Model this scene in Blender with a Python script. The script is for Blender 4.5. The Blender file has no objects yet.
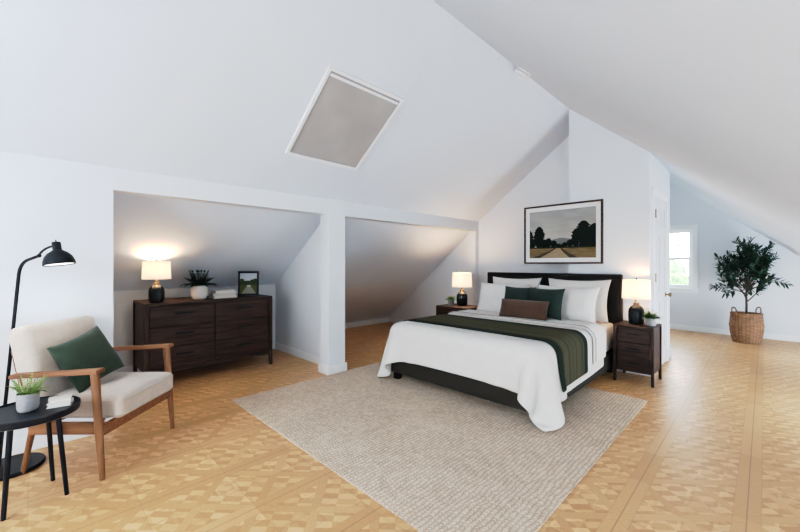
import bpy, bmesh, math, random
import numpy as np
from mathutils import Vector, Matrix, noise
random.seed(7)
PI = math.pi
COL = bpy.context.scene.collection

# ------------------------------------------------------------------ node helpers
class E:
    """tiny expression wrapper around node sockets"""
    def __init__(s, nt, sock): s.nt, s.s = nt, sock
    def _m(s, op, *o):
        n = s.nt.nodes.new('ShaderNodeMath'); n.operation = op
        for i, v in enumerate((s,) + o):
            if isinstance(v, E): s.nt.links.new(v.s, n.inputs[i])
            else: n.inputs[i].default_value = v
        return E(s.nt, n.outputs[0])
    def __add__(s, o): return s._m('ADD', o)
    def __sub__(s, o): return s._m('SUBTRACT', o)
    def __mul__(s, o): return s._m('MULTIPLY', o)
    __rmul__ = __mul__
    __radd__ = __add__
    def __rsub__(s, o): return (s * -1.0) + o
    def __truediv__(s, o): return s._m('DIVIDE', o)
    def floor(s): return s._m('FLOOR')
    def fract(s): return s._m('FRACT')
    def abs(s): return s._m('ABSOLUTE')
    def lt(s, o): return s._m('LESS_THAN', o)
    def gt(s, o): return s._m('GREATER_THAN', o)
    def mod(s, o): return s._m('FLOORED_MODULO', o)
    def mn(s, o): return s._m('MINIMUM', o)
    def mx(s, o): return s._m('MAXIMUM', o)
    def sin(s): return s._m('SINE')
    def atan2(s, o): return s._m('ARCTAN2', o)

def new_mat(name):
    m = bpy.data.materials.new(name); m.use_nodes = True
    nt = m.node_tree; nt.nodes.clear()
    out = nt.nodes.new('ShaderNodeOutputMaterial')
    b = nt.nodes.new('ShaderNodeBsdfPrincipled')
    nt.links.new(b.outputs[0], out.inputs[0])
    return m, nt, b, out

def coords(nt, which='Object'):
    tc = nt.nodes.new('ShaderNodeTexCoord')
    sp = nt.nodes.new('ShaderNodeSeparateXYZ')
    nt.links.new(tc.outputs[which], sp.inputs[0])
    return tc.outputs[which], E(nt, sp.outputs[0]), E(nt, sp.outputs[1]), E(nt, sp.outputs[2])

def noise_tex(nt, vec, scale, detail=3, rough=.5, stretch=None):
    n = nt.nodes.new('ShaderNodeTexNoise')
    n.inputs['Scale'].default_value = scale; n.inputs['Detail'].default_value = detail
    n.inputs['Roughness'].default_value = rough
    if stretch:
        mp = nt.nodes.new('ShaderNodeMapping'); mp.inputs['Scale'].default_value = stretch
        nt.links.new(vec, mp.inputs[0]); vec = mp.outputs[0]
    nt.links.new(vec, n.inputs['Vector'])
    return E(nt, n.outputs['Fac'])

def combine(nt, x, y, z=0.0):
    c = nt.nodes.new('ShaderNodeCombineXYZ')
    for i, v in enumerate((x, y, z)):
        if isinstance(v, E): nt.links.new(v.s, c.inputs[i])
        else: c.inputs[i].default_value = v
    return c.outputs[0]

def white(nt, x, y, z=0.0):
    w = nt.nodes.new('ShaderNodeTexWhiteNoise'); w.noise_dimensions = '3D'
    nt.links.new(combine(nt, x, y, z), w.inputs['Vector'])
    return E(nt, w.outputs['Value'])

def mixc(nt, fac, a, b):
    m = nt.nodes.new('ShaderNodeMix'); m.data_type = 'RGBA'
    if isinstance(fac, E): nt.links.new(fac.s, m.inputs[0])
    else: m.inputs[0].default_value = fac
    for i, v in ((6, a), (7, b)):
        if isinstance(v, (tuple, list)): m.inputs[i].default_value = (*v[:3], 1)
        else: nt.links.new(v, m.inputs[i])
    return m.outputs[2]

def bump(nt, b, h, strength=.3, dist=.01):
    n = nt.nodes.new('ShaderNodeBump')
    n.inputs['Strength'].default_value = strength; n.inputs['Distance'].default_value = dist
    nt.links.new(h.s, n.inputs['Height']); nt.links.new(n.outputs[0], b.inputs['Normal'])

def simple(name, c, rough=.5, metal=0, nscale=0, namt=.1, bscale=0, bamt=.2, bdist=.002, stretch=None, spec=.5, sheen=0):
    m, nt, b, out = new_mat(name)
    b.inputs['Roughness'].default_value = rough; b.inputs['Metallic'].default_value = metal
    b.inputs['Specular IOR Level'].default_value = spec
    if sheen: b.inputs['Sheen Weight'].default_value = sheen
    vec, x, y, z = coords(nt)
    if nscale:
        n = noise_tex(nt, vec, nscale, 4, .55, stretch)
        lo = tuple(v * (1 - namt) for v in c); hi = tuple(min(1, v * (1 + namt)) for v in c)
        fac = (n - .5) * 2.2 + .5
        nt.links.new(mixc(nt, fac, lo, hi), b.inputs['Base Color'])
    else: b.inputs['Base Color'].default_value = (*c, 1)
    if bscale: bump(nt, b, noise_tex(nt, vec, bscale, 3, .6), bamt, bdist)
    return m

def lin(r, g, b):
    f = lambda v: (v / 255 / 12.92) if v <= 10 else ((v / 255 + .055) / 1.055) ** 2.4
    return (f(r), f(g), f(b))

# ------------------------------------------------------------------ materials
M = {}
M['wall'] = simple('wall_paint', (.735, .775, .812), .75, bscale=180, bamt=.05, bdist=.001)
M['ceil'] = simple('ceiling_paint', (.72, .79, .865), .8, nscale=1.2, namt=.02, bscale=60, bamt=.05, bdist=.001)
M['trim'] = simple('trim_gloss', (.84, .865, .88), .4)
M['door'] = simple('door_paint', (.74, .75, .78), .4)
M['black'] = simple('black_metal', (.007, .009, .013), .45, .1, spec=.25)
M['blacktop'] = simple('black_lacquer', (.008, .011, .017), .4, nscale=30, namt=.2, spec=.3)
M['brass'] = simple('aged_brass', (.35, .26, .15), .35, .9)
M['gunmetal'] = simple('dark_steel', (.08, .08, .08), .4, .8)
M['basketfill'] = simple('dark_soil', (.03, .02, .015), .95, bscale=60, bamt=.8, bdist=.01)
M['pot_grey'] = simple('grey_ceramic', (.30, .30, .31), .55, nscale=40, namt=.12)
M['pot_white'] = simple('white_ceramic', (.78, .76, .73), .25)
M['book'] = simple('book_cloth', (.62, .57, .50), .8, bscale=300, bamt=.2)
M['book2'] = simple('book_cloth_pale', (.72, .69, .64), .8, bscale=300, bamt=.2)
M['book3'] = simple('book_cloth_tan', (.40, .34, .28), .8, bscale=300, bamt=.2)
M['pages'] = simple('book_pages', (.80, .76, .68), .9, nscale=8, namt=.1, stretch=(1, 1, 60))
M['mat_board'] = simple('mat_board', (.78, .77, .76), .8)
M['sheet'] = simple('sheet_cotton', (.72, .69, .65), .9, bscale=9, bamt=.18, bdist=.02, sheen=.2)
M['uphol'] = simple('espresso_upholstery', (.010, .009, .0085), .6, spec=.2, bscale=500, bamt=.2, bdist=.0005)
M['bedbase'] = simple('base_upholstery', (.018, .015, .011), .85, nscale=120, namt=.3, bscale=500, bamt=.3)
M['leafdark'] = simple('leaf_dark', (.013, .040, .024), .45, nscale=9, namt=.6, spec=.3)
M['leafmid'] = simple('leaf_mid', (.085, .16, .05), .5, nscale=12, namt=.5)
M['leaflight'] = simple('leaf_light', (.20, .30, .075), .55, nscale=25, namt=.45)
M['bark'] = simple('bark', (.055, .038, .028), .9, nscale=40, namt=.4, bscale=80, bamt=.6, bdist=.003)
M['screen'] = simple('frame_glass', (.1, .1, .1), .1)
M['lawn'] = simple('lawn', (.12, .15, .08), .95, nscale=3, namt=.4)
M['hedge'] = simple('garden_leaves', (.10, .13, .07), .9, nscale=6, namt=.6, bscale=12, bamt=1, bdist=.1)
M['plastic'] = simple('white_plastic', (.82, .82, .84), .4)
M['plastic2'] = simple('grey_plastic', (.35, .35, .37), .5)

def fabric(name, c, weave=420, amt=.14, rough=.9, bd=.001, bs=.5, sheen=.3, wr=0):
    m, nt, b, out = new_mat(name)
    b.inputs['Roughness'].default_value = rough; b.inputs['Sheen Weight'].default_value = sheen
    b.inputs['Specular IOR Level'].default_value = .2
    vec, x, y, z = coords(nt)
    n1 = noise_tex(nt, vec, weave, 2, .6); n2 = noise_tex(nt, vec, 14, 3, .6)
    f = n1 * .7 + n2 * .3
    lo = tuple(v * (1 - amt) for v in c); hi = tuple(min(1, v * (1 + amt)) for v in c)
    nt.links.new(mixc(nt, (f - .5) * 3 + .5, lo, hi), b.inputs['Base Color'])
    h = n1
    if wr: h = n1 * .12 + noise_tex(nt, vec, 7, 4, .6) * wr
    bump(nt, b, h, bs, bd if not wr else .012)
    return m
M['cream'] = fabric('cream_boucle', (.54, .475, .415), 260, .18)
M['duvet'] = fabric('white_linen', (.715, .690, .655), 260, .07, wr=1, bs=.6)
M['pillow'] = fabric('pillow_linen', (.73, .705, .675), 300, .06, wr=.8, bs=.45)
M['green'] = fabric('green_velvet', (.020, .036, .030), 300, .3, sheen=.15)
M['greenchair'] = fabric('olive_velvet', (.027, .042, .029), 300, .3, sheen=.15)
M['brown'] = fabric('brown_weave', (.085, .049, .034), 160, .3)

def runner_mat():
    m, nt, b, out = new_mat('striped_throw')
    b.inputs['Roughness'].default_value = .95; b.inputs['Specular IOR Level'].default_value = .1
    uv, x, y, z = coords(nt, 'UV')
    n = noise_tex(nt, uv, 60, 3, .6, (1, 12, 1))
    dist = (y - .5).abs()
    n2 = ((noise_tex(nt, uv, 34, 1, .5, (.01, 1, 1)) - .5) * 5 + .5).mx(0.0).mn(1.0)
    stripe = (dist.lt(.36)) * (n2 * .75 + .25)
    c = mixc(nt, stripe, (.016, .026, .022), (.125, .112, .072))
    c = mixc(nt, (n - .5) * 2.4 + .25, c, (.035, .044, .030))
    nt.links.new(c, b.inputs['Base Color'])
    bump(nt, b, n, .5, .003)
    return m
M['runner'] = runner_mat()

def wood(name, c1, c2, axis='X', scale=6, rough=.45, spec=.4):
    m, nt, b, out = new_mat(name)
    st = {'X': (.12, 1.6, 1.6), 'Y': (1.6, .12, 1.6), 'Z': (1.6, 1.6, .12)}[axis]
    vec, x, y, z = coords(nt)
    n = noise_tex(nt, vec, scale * 4, 5, .65, st)
    f = (n - .5) * 3.2 + .5
    nt.links.new(mixc(nt, f, c1, c2), b.inputs['Base Color'])
    b.inputs['Roughness'].default_value = rough; b.inputs['Specular IOR Level'].default_value = spec
    bump(nt, b, n, .15, .002)
    return m
DK1, DK2 = (.014, .0095, .0085), (.072, .045, .036)
M['dwX'] = wood('dark_oak_x', DK1, DK2, 'X', spec=.22); M['dwY'] = wood('dark_oak_y', DK1, DK2, 'Y', spec=.22)
M['dwZ'] = wood('dark_oak_z', DK1, DK2, 'Z', spec=.22)
W1, W2 = (.13, .055, .026), (.27, .125, .060)
M['waX'] = wood('walnut_x', W1, W2, 'X'); M['waY'] = wood('walnut_y', W1, W2, 'Y'); M['waZ'] = wood('walnut_z', W1, W2, 'Z')

def floor_mat():
    m, nt, b, out = new_mat('patterned_parquet')
    vec, x, y, z = coords(nt)
    px = (x + .06) / .445; py = (y - .80) / .415
    ix, iy = px.floor(), py.floor(); fx, fy = px.fract(), py.fract()
    ex = fx.mn(1 - fx); ey = fy.mn(1 - fy)            # distance to tile edges
    a = (fx - fy).abs(); c = (fx + fy - 1).abs()      # distance to diagonals
    # lattice of short planks inside the tile, laid along the two diagonals
    n = 4.0
    u = (fx + fy) * 3.0; v = (fx - fy) * 7.0
    par = (u.floor() + v.floor()).mod(2.0)
    su = (u.fract() - .5).abs(); sv = (v.fract() - .5).abs()
    rnd = white(nt, u.floor() + ix * 7, v.floor() + iy * 13, par)
    rnd2 = white(nt, u.floor() + ix * 5, v.floor() + iy * 3, 2.0)
    cell = par * (.55 + .45 * rnd) + (1 - par) * (rnd2 * .4)
    inner = cell
    # square lattice bars at quarter points
    q = (fx * 4).fract(); q2 = (fy * 4).fract()
    bars = ((q - .5).abs().gt(.36)).mx((q2 - .5).abs().gt(.36))
    t = inner * .72 + bars * (white(nt, (fx * 4).floor() + ix, (fy * 4).floor() + iy, 5.0) * .5 - .28)
    diag = (a.mn(c)).lt(.075)
    dtone = white(nt, a.lt(c) + ix * 3, (fx * 2).floor() + iy, 9.0) * .3 + .12
    t = t * (1 - diag) + dtone * diag
    edge = (ex.lt(.115))
    etone = white(nt, (fx * 2).floor() + ix, iy + 31, 4.0) * .3 + .1
    t = t * (1 - edge) + etone * edge
    grain = noise_tex(nt, vec, 60, 4, .6)
    big = noise_tex(nt, vec, 1.3, 2, .5)
    t = t + (grain - .5) * .35 + (big - .5) * .3
    t = t.mx(0.0).mn(1.0)
    col = mixc(nt, t, (.50, .268, .115), (.86, .55, .30))
    # dark joints
    j = (ex.lt(.006)).mx(ey.lt(.005) * .35)
    j = j.mx(((ex - .115).abs()).lt(.006) * .3).mx(((a.mn(c)) - .075).abs().lt(.006) * .3)
    j = j.mx((par * 0 + su).gt(.485) * .16).mx(sv.gt(.485) * .16)
    col = mixc(nt, j * .55, col, (.17, .095, .045))
    nt.links.new(col, b.inputs['Base Color'])
    r = (noise_tex(nt, vec, 5, 3, .6) - .5) * .10 + .37
    nt.links.new(r.s, b.inputs['Roughness'])
    b.inputs['Specular IOR Level'].default_value = .5
    bump(nt, b, (1 - j) * .6 + grain * .25, .22, .0025)
    return m
M['floor'] = floor_mat()

def rug_mat():
    m, nt, b, out = new_mat('woven_jute')
    vec, x, y, z = coords(nt)
    w = .026
    x = x + (noise_tex(nt, vec, 9, 2, .5) - .5) * .035
    col_i = (x / w).floor(); fx = (x / w).fract() - .5
    warp = noise_tex(nt, vec, 30, 2, .5)
    yy = y / .024 + noise_tex(nt, vec, 12, 2, .5) * 2.5 + white(nt, col_i, 3.0, 1.0) * 1.0 + fx.abs() * 1.2 + warp * .8
    knot = (yy.fract() - .5).abs() * 2
    side = fx.abs() * 2
    h = (1 - side * side) * (1 - knot * knot * .8)
    r = white(nt, col_i, yy.floor(), 0.0)
    fib = noise_tex(nt, vec, 220, 3, .6)
    patch = noise_tex(nt, vec, 3.0, 3, .6)
    f = h * .5 + r * .25 + (fib - .5) * .5 + (patch - .5) * .35 + .02
    col = mixc(nt, f.mx(0.0).mn(1.0), (.42, .325, .245), (.97, .83, .68))
    nt.links.new(col, b.inputs['Base Color'])
    b.inputs['Roughness'].default_value = .95; b.inputs['Specular IOR Level'].default_value = .1
    bump(nt, b, h * .8 + fib * .3, .8, .008)
    return m
M['rug'] = rug_mat()

def basket_mat():
    m, nt, b, out = new_mat('wicker')
    vec, x, y, z = coords(nt)
    ang = y.atan2(x) * (28 / (2 * PI)); zz = z / .016
    sgn = ang.floor().mod(2.0)
    row = zz + sgn * .5
    hx = 1 - ((ang.fract() - .5).abs() * 2); hz = 1 - ((row.fract() - .5).abs() * 2)
    h = hx.mn(.5) + hz * .5
    r = white(nt, ang.floor(), row.floor(), 0.0)
    nt.links.new(mixc(nt, (h * .6 + r * .4), (.07, .035, .018), (.36, .20, .11)), b.inputs['Base Color'])
    b.inputs['Roughness'].default_value = .8
    bump(nt, b, h, .8, .006)
    return m
M['wicker'] = basket_mat()

def shade_mat():
    m, nt, b, out = new_mat('lit_linen_shade')
    b.inputs['Base Color'].default_value = (.85, .78, .68, 1); b.inputs['Roughness'].default_value = .9
    vec, x, y, z = coords(nt)
    g = noise_tex(nt, vec, 300, 2, .5)
    # glow strongest near the bulb height (z=0 of the shade object is its middle)
    d = (z.abs() / .13)
    s = (1 - d * d * .55).mx(.2) * 1.0 + (g - .5) * .1
    b.inputs['Emission Color'].default_value = (1.0, .86, .70, 1)
    nt.links.new((s * .62).s, b.inputs['Emission Strength'])
    tl = nt.nodes.new('ShaderNodeBsdfTranslucent'); tl.inputs[0].default_value = (.95, .90, .82, 1)
    mx = nt.nodes.new('ShaderNodeMixShader'); mx.inputs[0].default_value = .4
    nt.links.new(b.outputs[0], mx.inputs[1]); nt.links.new(tl.outputs[0], mx.inputs[2]); nt.links.new(mx.outputs[0], out.inputs[0])
    return m
M['shade'] = shade_mat()
def emit(name, c, s):
    m, nt, b, out = new_mat(name)
    b.inputs['Base Color'].default_value = (*c, 1)
    b.inputs['Emission Color'].default_value = (*c, 1); b.inputs['Emission Strength'].default_value = s
    return m
M['bulb'] = emit('bulb_glow', (1, .9, .75), 6)
M['diffuser'] = emit('lamp_diffuser', (1, .97, .92), 1.6)

def glazed():
    m, nt, b, out = new_mat('dark_glaze')
    b.inputs['Roughness'].default_value = .27; b.inputs['Specular IOR Level'].default_value = .3
    vec, x, y, z = coords(nt)
    n = noise_tex(nt, vec, 25, 4, .6)
    top = ((z - .185) * 30 + (n - .5)).mx(0.0).mn(1.0)
    c = mixc(nt, n, (.004, .007, .009), (.012, .018, .020))
    nt.links.new(mixc(nt, top, c, (.10, .062, .035)), b.inputs['Base Color'])
    bump(nt, b, noise_tex(nt, vec, 40, 2, .5, (.3, .3, 4)), .2, .002)
    return m
M['glaze'] = glazed()

def glass():
    m, nt, b, out = new_mat('window_glass')
    nt.nodes.remove(b)
    t = nt.nodes.new('ShaderNodeBsdfTransparent'); g = nt.nodes.new('ShaderNodeBsdfGlossy')
    g.inputs['Roughness'].default_value = .02
    mx = nt.nodes.new('ShaderNodeMixShader'); mx.inputs[0].default_value = .05
    nt.links.new(t.outputs[0], mx.inputs[1]); nt.links.new(g.outputs[0], mx.inputs[2])
    nt.links.new(mx.outputs[0], out.inputs[0])
    return m
M['glass'] = glass()

def blind_mat():
    m, nt, b, out = new_mat('skylight_blind')
    vec, x, y, z = coords(nt)
    n = noise_tex(nt, vec, 2.5, 3, .5)
    nt.links.new(mixc(nt, (n - .5) * 2 + .5, (.37, .36, .35), (.46, .45, .44)), b.inputs['Base Color'])
    b.inputs['Roughness'].default_value = .9
    return m
M['blind'] = blind_mat()

def vcol(name, rough=.6):
    m, nt, b, out = new_mat(name)
    a = nt.nodes.new('ShaderNodeVertexColor'); a.layer_name = 'Col'
    nt.links.new(a.outputs[0], b.inputs['Base Color']); b.inputs['Roughness'].default_value = rough; b.inputs['Specular IOR Level'].default_value = .05
    return m
M['print'] = vcol('landscape_print', .35)

# ------------------------------------------------------------------ mesh helpers
def link(o, parent=None):
    COL.objects.link(o)
    if parent is not None: o.parent = parent
    return o

def finish(name, bm, mat, parent=None, smooth=None, loc=None, rot=None, recalc=True):
    me = bpy.data.meshes.new(name)
    if recalc: bmesh.ops.recalc_face_normals(bm, faces=bm.faces)
    bm.to_mesh(me); bm.free()
    if smooth is not None:
        me.polygons.foreach_set('use_smooth', [True] * len(me.polygons))
        me.set_sharp_from_angle(angle=math.radians(smooth))
    for mt in (mat if isinstance(mat, (list, tuple)) else [mat]): me.materials.append(M[mt] if isinstance(mt, str) else mt)
    o = bpy.data.objects.new(name, me)
    if loc: o.location = loc
    if rot: o.rotation_euler = rot
    return link(o, parent)

def empty(name, loc, rz=0, label=None, cat=None, group=None):
    o = bpy.data.objects.new(name, None); o.empty_display_size = .1
    o.location = loc; o.rotation_euler = (0, 0, rz)
    COL.objects.link(o); tag(o, label, cat, group)
    return o

def tag(o, label=None, cat=None, group=None, kind=None):
    if label: o['label'] = label
    if cat: o['category'] = cat
    if group: o['group'] = group
    if kind: o['kind'] = kind
    return o

def box(bm, x0, x1, y0, y1, z0, z1, bev=0, seg=2, mtx=None):
    r = bmesh.ops.create_cube(bm, size=1)
    vs = r['verts']
    for v in vs:
        v.co = Vector(((x0 + x1) / 2 + v.co.x * (x1 - x0), (y0 + y1) / 2 + v.co.y * (y1 - y0), (z0 + z1) / 2 + v.co.z * (z1 - z0)))
    if bev:
        es = list({e for v in vs for e in v.link_edges})
        rr = bmesh.ops.bevel(bm, geom=es, offset=bev, segments=seg, profile=.5, affect='EDGES')
        vs = list({v for f in rr['faces'] for v in f.verts} | {v for v in vs if v.is_valid})
    if mtx is not None:
        allv = set(vs)
        for v in list(allv):
            for f in v.link_faces: allv.update(f.verts)
        for v in allv: v.co = mtx @ v.co
    return vs

def bx(name, dims, mat, parent=None, bev=.003, seg=2, **k):
    bm = bmesh.new(); box(bm, *dims, bev=bev, seg=seg)
    return finish(name, bm, mat, parent, **k)

def prism(bm, pts, axis, a0, a1):
    """extrude polygon (2D points) along an axis; axis 'Y': pts are (x,z); 'X': pts are (y,z); 'Z': pts (x,y)"""
    def P(p, a):
        return {'Y': (p[0], a, p[1]), 'X': (a, p[0], p[1]), 'Z': (p[0], p[1], a)}[axis]
    A = [bm.verts.new(P(p, a0)) for p in pts]; B = [bm.verts.new(P(p, a1)) for p in pts]
    bm.faces.new(A); bm.faces.new(B[::-1]); n = len(pts)
    for i in range(n): bm.faces.new((A[i], B[i], B[(i + 1) % n], A[(i + 1) % n]))

def lathe(bm, prof, seg=40, cx=0, cy=0, z0=0, cap=True, sx=1, sy=1):
    rings = []
    for r, z in prof:
        if r < 1e-5: rings.append([bm.verts.new((cx, cy, z0 + z))])
        else: rings.append([bm.verts.new((cx + sx * r * math.cos(2 * PI * i / seg), cy + sy * r * math.sin(2 * PI * i / seg), z0 + z)) for i in range(seg)])
    for A, B in zip(rings, rings[1:]):
        for i in range(seg):
            j = (i + 1) % seg
            if len(A) == 1 and len(B) == 1: continue
            if len(A) == 1: bm.faces.new((A[0], B[i], B[j]))
            elif len(B) == 1: bm.faces.new((A[i], A[j], B[0]))
            else: bm.faces.new((A[i], A[j], B[j], B[i]))
    if cap:
        for R, f in ((rings[0], 1), (rings[-1], 0)):
            if len(R) > 1: bm.faces.new(R[::-1] if f else R)

def tube(bm, pts, rad, seg=12, flat=(1, 1)):
    pts = [Vector(p) for p in pts]; n = len(pts)
    rads = rad if isinstance(rad, (list, tuple)) else [rad] * n
    rings = []; up = None
    for i, p in enumerate(pts):
        t = (pts[min(i + 1, n - 1)] - pts[max(i - 1, 0)]).normalized()
        if up is None:
            up = Vector((0, 0, 1)) if abs(t.z) < .9 else Vector((1, 0, 0))
        s = t.cross(up).normalized(); up = s.cross(t).normalized()
        rings.append([bm.verts.new(p + rads[i] * (s * math.cos(2 * PI * k / seg) * flat[0] + up * math.sin(2 * PI * k / seg) * flat[1])) for k in range(seg)])
    for A, B in zip(rings, rings[1:]):
        for i in range(seg): bm.faces.new((A[i], A[(i + 1) % seg], B[(i + 1) % seg], B[i]))
    bm.faces.new(rings[0][::-1]); bm.faces.new(rings[-1])

def bez(p0, p1, p2, n=8):
    p0, p1, p2 = map(Vector, (p0, p1, p2))
    return [(1 - t) ** 2 * p0 + 2 * t * (1 - t) * p1 + t * t * p2 for t in [i / n for i in range(n + 1)]]

def struct(name, bm, mat, **k):
    o = finish(name, bm, mat, **k); o['kind'] = 'structure'; return o

def copy_tree(o, parent=None):
    c = o.copy(); COL.objects.link(c)
    if parent is not None: c.parent = parent
    for ch in [q for q in COL.objects if q.parent == o]:
        copy_tree(ch, c)
    return c

# ------------------------------------------------------------------ dimensions of the room
XL = -3.48; XR = 1.35; XRG = -1.768; ZRG = 3.24
SL = (ZRG - 1.98) / (XRG - XL); SR = .86
YB = 5.397; YC = 4.83; XC = -.90; YCE = 6.05; YF = 8.64; YN = -2.3; WT = .15
zl = lambda x: 1.98 + SL * (x - XL)
zr = lambda x: ZRG - SR * (x - XRG)
zroof = lambda x: zl(x) if x < XRG else zr(x)
A1 = lambda x: .95 + .665 * (x + 5.10)
A2 = lambda x: 1.82 + .81 * (x - XL + .15)

# floor
bm = bmesh.new(); box(bm, -6.1, XR + .2, YN - .2, YF + .2, -.12, 0)
struct('floor', bm, 'floor')

# ceiling: two slopes in one shell
bm = bmesh.new(); T = .12
prism(bm, [(XL, zl(XL)), (XRG, ZRG), (XR + .02, zr(XR + .02)), (XR + .02, zr(XR + .02) + T), (XRG, ZRG + T), (XL - .16, zl(XL - .16) + T), (XL - .16, zl(XL - .16)), (XL, zl(XL))][:7], 'Y', YN - .15, YF + .15)
struct('ceiling', bm, 'ceil')
# drywall seam above the skylight
def on_left(x, y, h=0):   # point on the left slope, lifted h into the room
    nrm = Vector((SL, 0, -1)).normalized()
    return Vector((x, y, zl(x))) + nrm * h
bm = bmesh.new()
for (a, b) in ((-2.36, XRG - .02),):
    pts = [on_left(a, 2.410, .0), on_left(b, 2.410, .0), on_left(b, 2.420, .0), on_left(a, 2.420, .0)]
    lo = [bm.verts.new(p) for p in pts]; hi = [bm.verts.new(p + Vector((SL, 0, -1)).normalized() * .0012) for p in pts]
    bm.faces.new(lo); bm.faces.new(hi)
    for i in range(4): bm.faces.new((lo[i], lo[(i + 1) % 4], hi[(i + 1) % 4], hi[i]))
struct('trim_1', bm, 'ceil')

# left wall with two openings under a header
Y1a, Y1b, Y2a, Y2b = .413, 2.33, 2.56, 5.30
XLB = XL - .15
bm = bmesh.new()
box(bm, XLB, XL, YN, Y1a, 0, 1.98)
box(bm, XLB, XL, Y1a, YB, 1.812, 1.98)
box(bm, XLB, XL, Y2b, YB, 0, 1.812)
struct('wall_left', bm, 'wall')
bm = bmesh.new(); box(bm, XLB - .01, XL + .012, Y1b, Y2a, 0, 1.985, bev=.004)
struct('trim_2', bm, 'wall')      # the post
bm = bmesh.new(); box(bm, XLB - .028, XL + .03, Y1b - .018, Y2a + .018, 0, .10, bev=.005)
struct('baseboard_post', bm, 'trim')

# alcove shells
XK1, XK2 = -5.10, -5.74
bm = bmesh.new(); box(bm, XK1 - .1, XK1, .2, 2.50, 0, A1(XK1) + .05)
struct('wall_alcove_near', bm, 'wall')
bm = bmesh.new(); box(bm, XK2 - .1, XK2, 2.6, YB, 0, max(.12, A2(XK2)) + .04)
struct('wall_alcove_far', bm, 'wall')
def slope_panel(name, f, x0, x1, y0, y1, t=.08):
    bm = bmesh.new()
    prism(bm, [(x0, f(x0)), (x1, f(x1)), (x1, f(x1) + t), (x0, f(x0) + t)], 'Y', y0, y1)
    struct(name, bm, 'ceil')
slope_panel('ceiling_alcove_near', A1, XK1 - .1, XLB, .2, 2.50)
slope_panel('ceiling_alcove_far', A2, XK2 - .1, XLB, 2.6, YB)
bm = bmesh.new(); prism(bm, [(XK1 - .1, 0), (XLB, 0), (XLB, A1(XLB) + .06), (XK1 - .1, A1(XK1 - .1) + .06)], 'Y', .2, Y1a - .02)
struct('wall_alcove_end', bm, 'wall')
bm = bmesh.new(); prism(bm, [(XK2 - .1, 0), (XLB, 0), (XLB, A1(XLB) + .06), (XK2 - .1, A1(XK2 - .1) + .1)], 'Y', 2.50, 2.60)
struct('wall_partition', bm, 'wall')
# back wall: recessed plane with alcove end
bm = bmesh.new()
prism(bm, [(XK2 - .1, 0), (XRG + .05, 0), (XRG + .05, ZRG + .02), (XRG, ZRG + .03), (XL, 1.98 + .03), (XLB, zl(XLB) + .02), (XLB, A2(XLB) + .06), (XK2 - .1, A2(XK2 - .1) + .08)], 'Y', YB, YB + .12)
struct('wall_back', bm, 'wall')
# closet block the bed stands against
bm = bmesh.new()
prism(bm, [(XRG, 0), (XC, 0), (XC, zr(XC) + .03), (XRG, ZRG + .03)], 'Y', YC, YCE)
struct('wall_closet', bm, 'wall')
# passage wall behind closet, far wall with window hole, right knee wall, near wall
bm = bmesh.new(); box(bm, XRG - .1, XRG, YCE, YF, 0, ZRG)
struct('wall_passage', bm, 'wall')
WX0, WX1, WZ0, WZ1 = -1.60, -.945, .80, 1.90
bm = bmesh.new()
xs = XRG - .1
prism(bm, [(xs, 0), (WX0, 0), (WX0, zr(WX0) + .03), (xs, ZRG)], 'Y', YF, YF + .14)
prism(bm, [(WX0, 0), (WX1, 0), (WX1, WZ0), (WX0, WZ0)], 'Y', YF, YF + .14)
prism(bm, [(WX0, WZ1), (WX1, WZ1), (WX1, zr(WX1) + .03), (WX0, zr(WX0) + .03)], 'Y', YF, YF + .14)
prism(bm, [(WX1, 0), (XR + .1, 0), (XR + .1, zr(XR + .1) + .02), (WX1, zr(WX1) + .03)], 'Y', YF, YF + .14)
struct('wall_far', bm, 'wall')
bm = bmesh.new(); box(bm, XR, XR + .1, YN, YF, 0, zr(XR) + .05)
struct('wall_right', bm, 'wall')
bm = bmesh.new()
NX0, NX1, NZ0, NZ1 = -2.6, -.7, .7, 2.2
prism(bm, [(XL - .15, 0), (NX0, 0), (NX0, zl(NX0) + .03), (XL - .15, zl(XL - .15))], 'Y', YN - .14, YN)
prism(bm, [(NX0, 0), (NX1, 0), (NX1, NZ0), (NX0, NZ0)], 'Y', YN - .14, YN)
prism(bm, [(NX0, NZ1), (NX1, NZ1), (NX1, zr(NX1) + .03), (XRG, ZRG + .03), (NX0, zl(NX0) + .03)], 'Y', YN - .14, YN)
prism(bm, [(NX1, 0), (XR + .1, 0), (XR + .1, zr(XR + .1) + .02), (NX1, zr(NX1) + .03)], 'Y', YN - .14, YN)
struct('wall_near', bm, 'wall')

# baseboards
def baseboard(name, segs):
    bm = bmesh.new()
    for s in segs: box(bm, *s, bev=.004)
    struct(name, bm, 'trim')
BH = .095
baseboard('baseboard_left', [(XL, XL + .016, YN, Y1a, 0, BH)])
baseboard('baseboard_alcove_near', [(XK1, XK1 + .016, Y1a - .02, 2.5, 0, BH), (XK1, XLB - .012, 2.484, 2.50, 0, BH), (XK1, XLB, Y1a - .02, Y1a - .004, 0, BH)])
baseboard('baseboard_alcove_far', [(XK2, XK2 + .016, 2.6, YB, 0, BH), (XK2, XLB, YB - .016, YB, 0, BH), (XLB, XL + .014, Y2b - .016, Y2b, 0, BH), (XK2, XLB - .012, 2.6, 2.616, 0, BH)])
baseboard('baseboard_back', [(XL, XRG, YB - .016, YB, 0, BH), (XRG, XC + .014, YC - .016, YC, 0, BH)])
baseboard('baseboard_far', [(XRG, XR, YF - .016, YF, 0, BH)])
baseboard('baseboard_right', [(XR - .016, XR, YN, YF, 0, BH)])
baseboard('baseboard_closet', [(XC, XC + .016, 5.80, YCE + .016, 0, BH + .02)])

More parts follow.
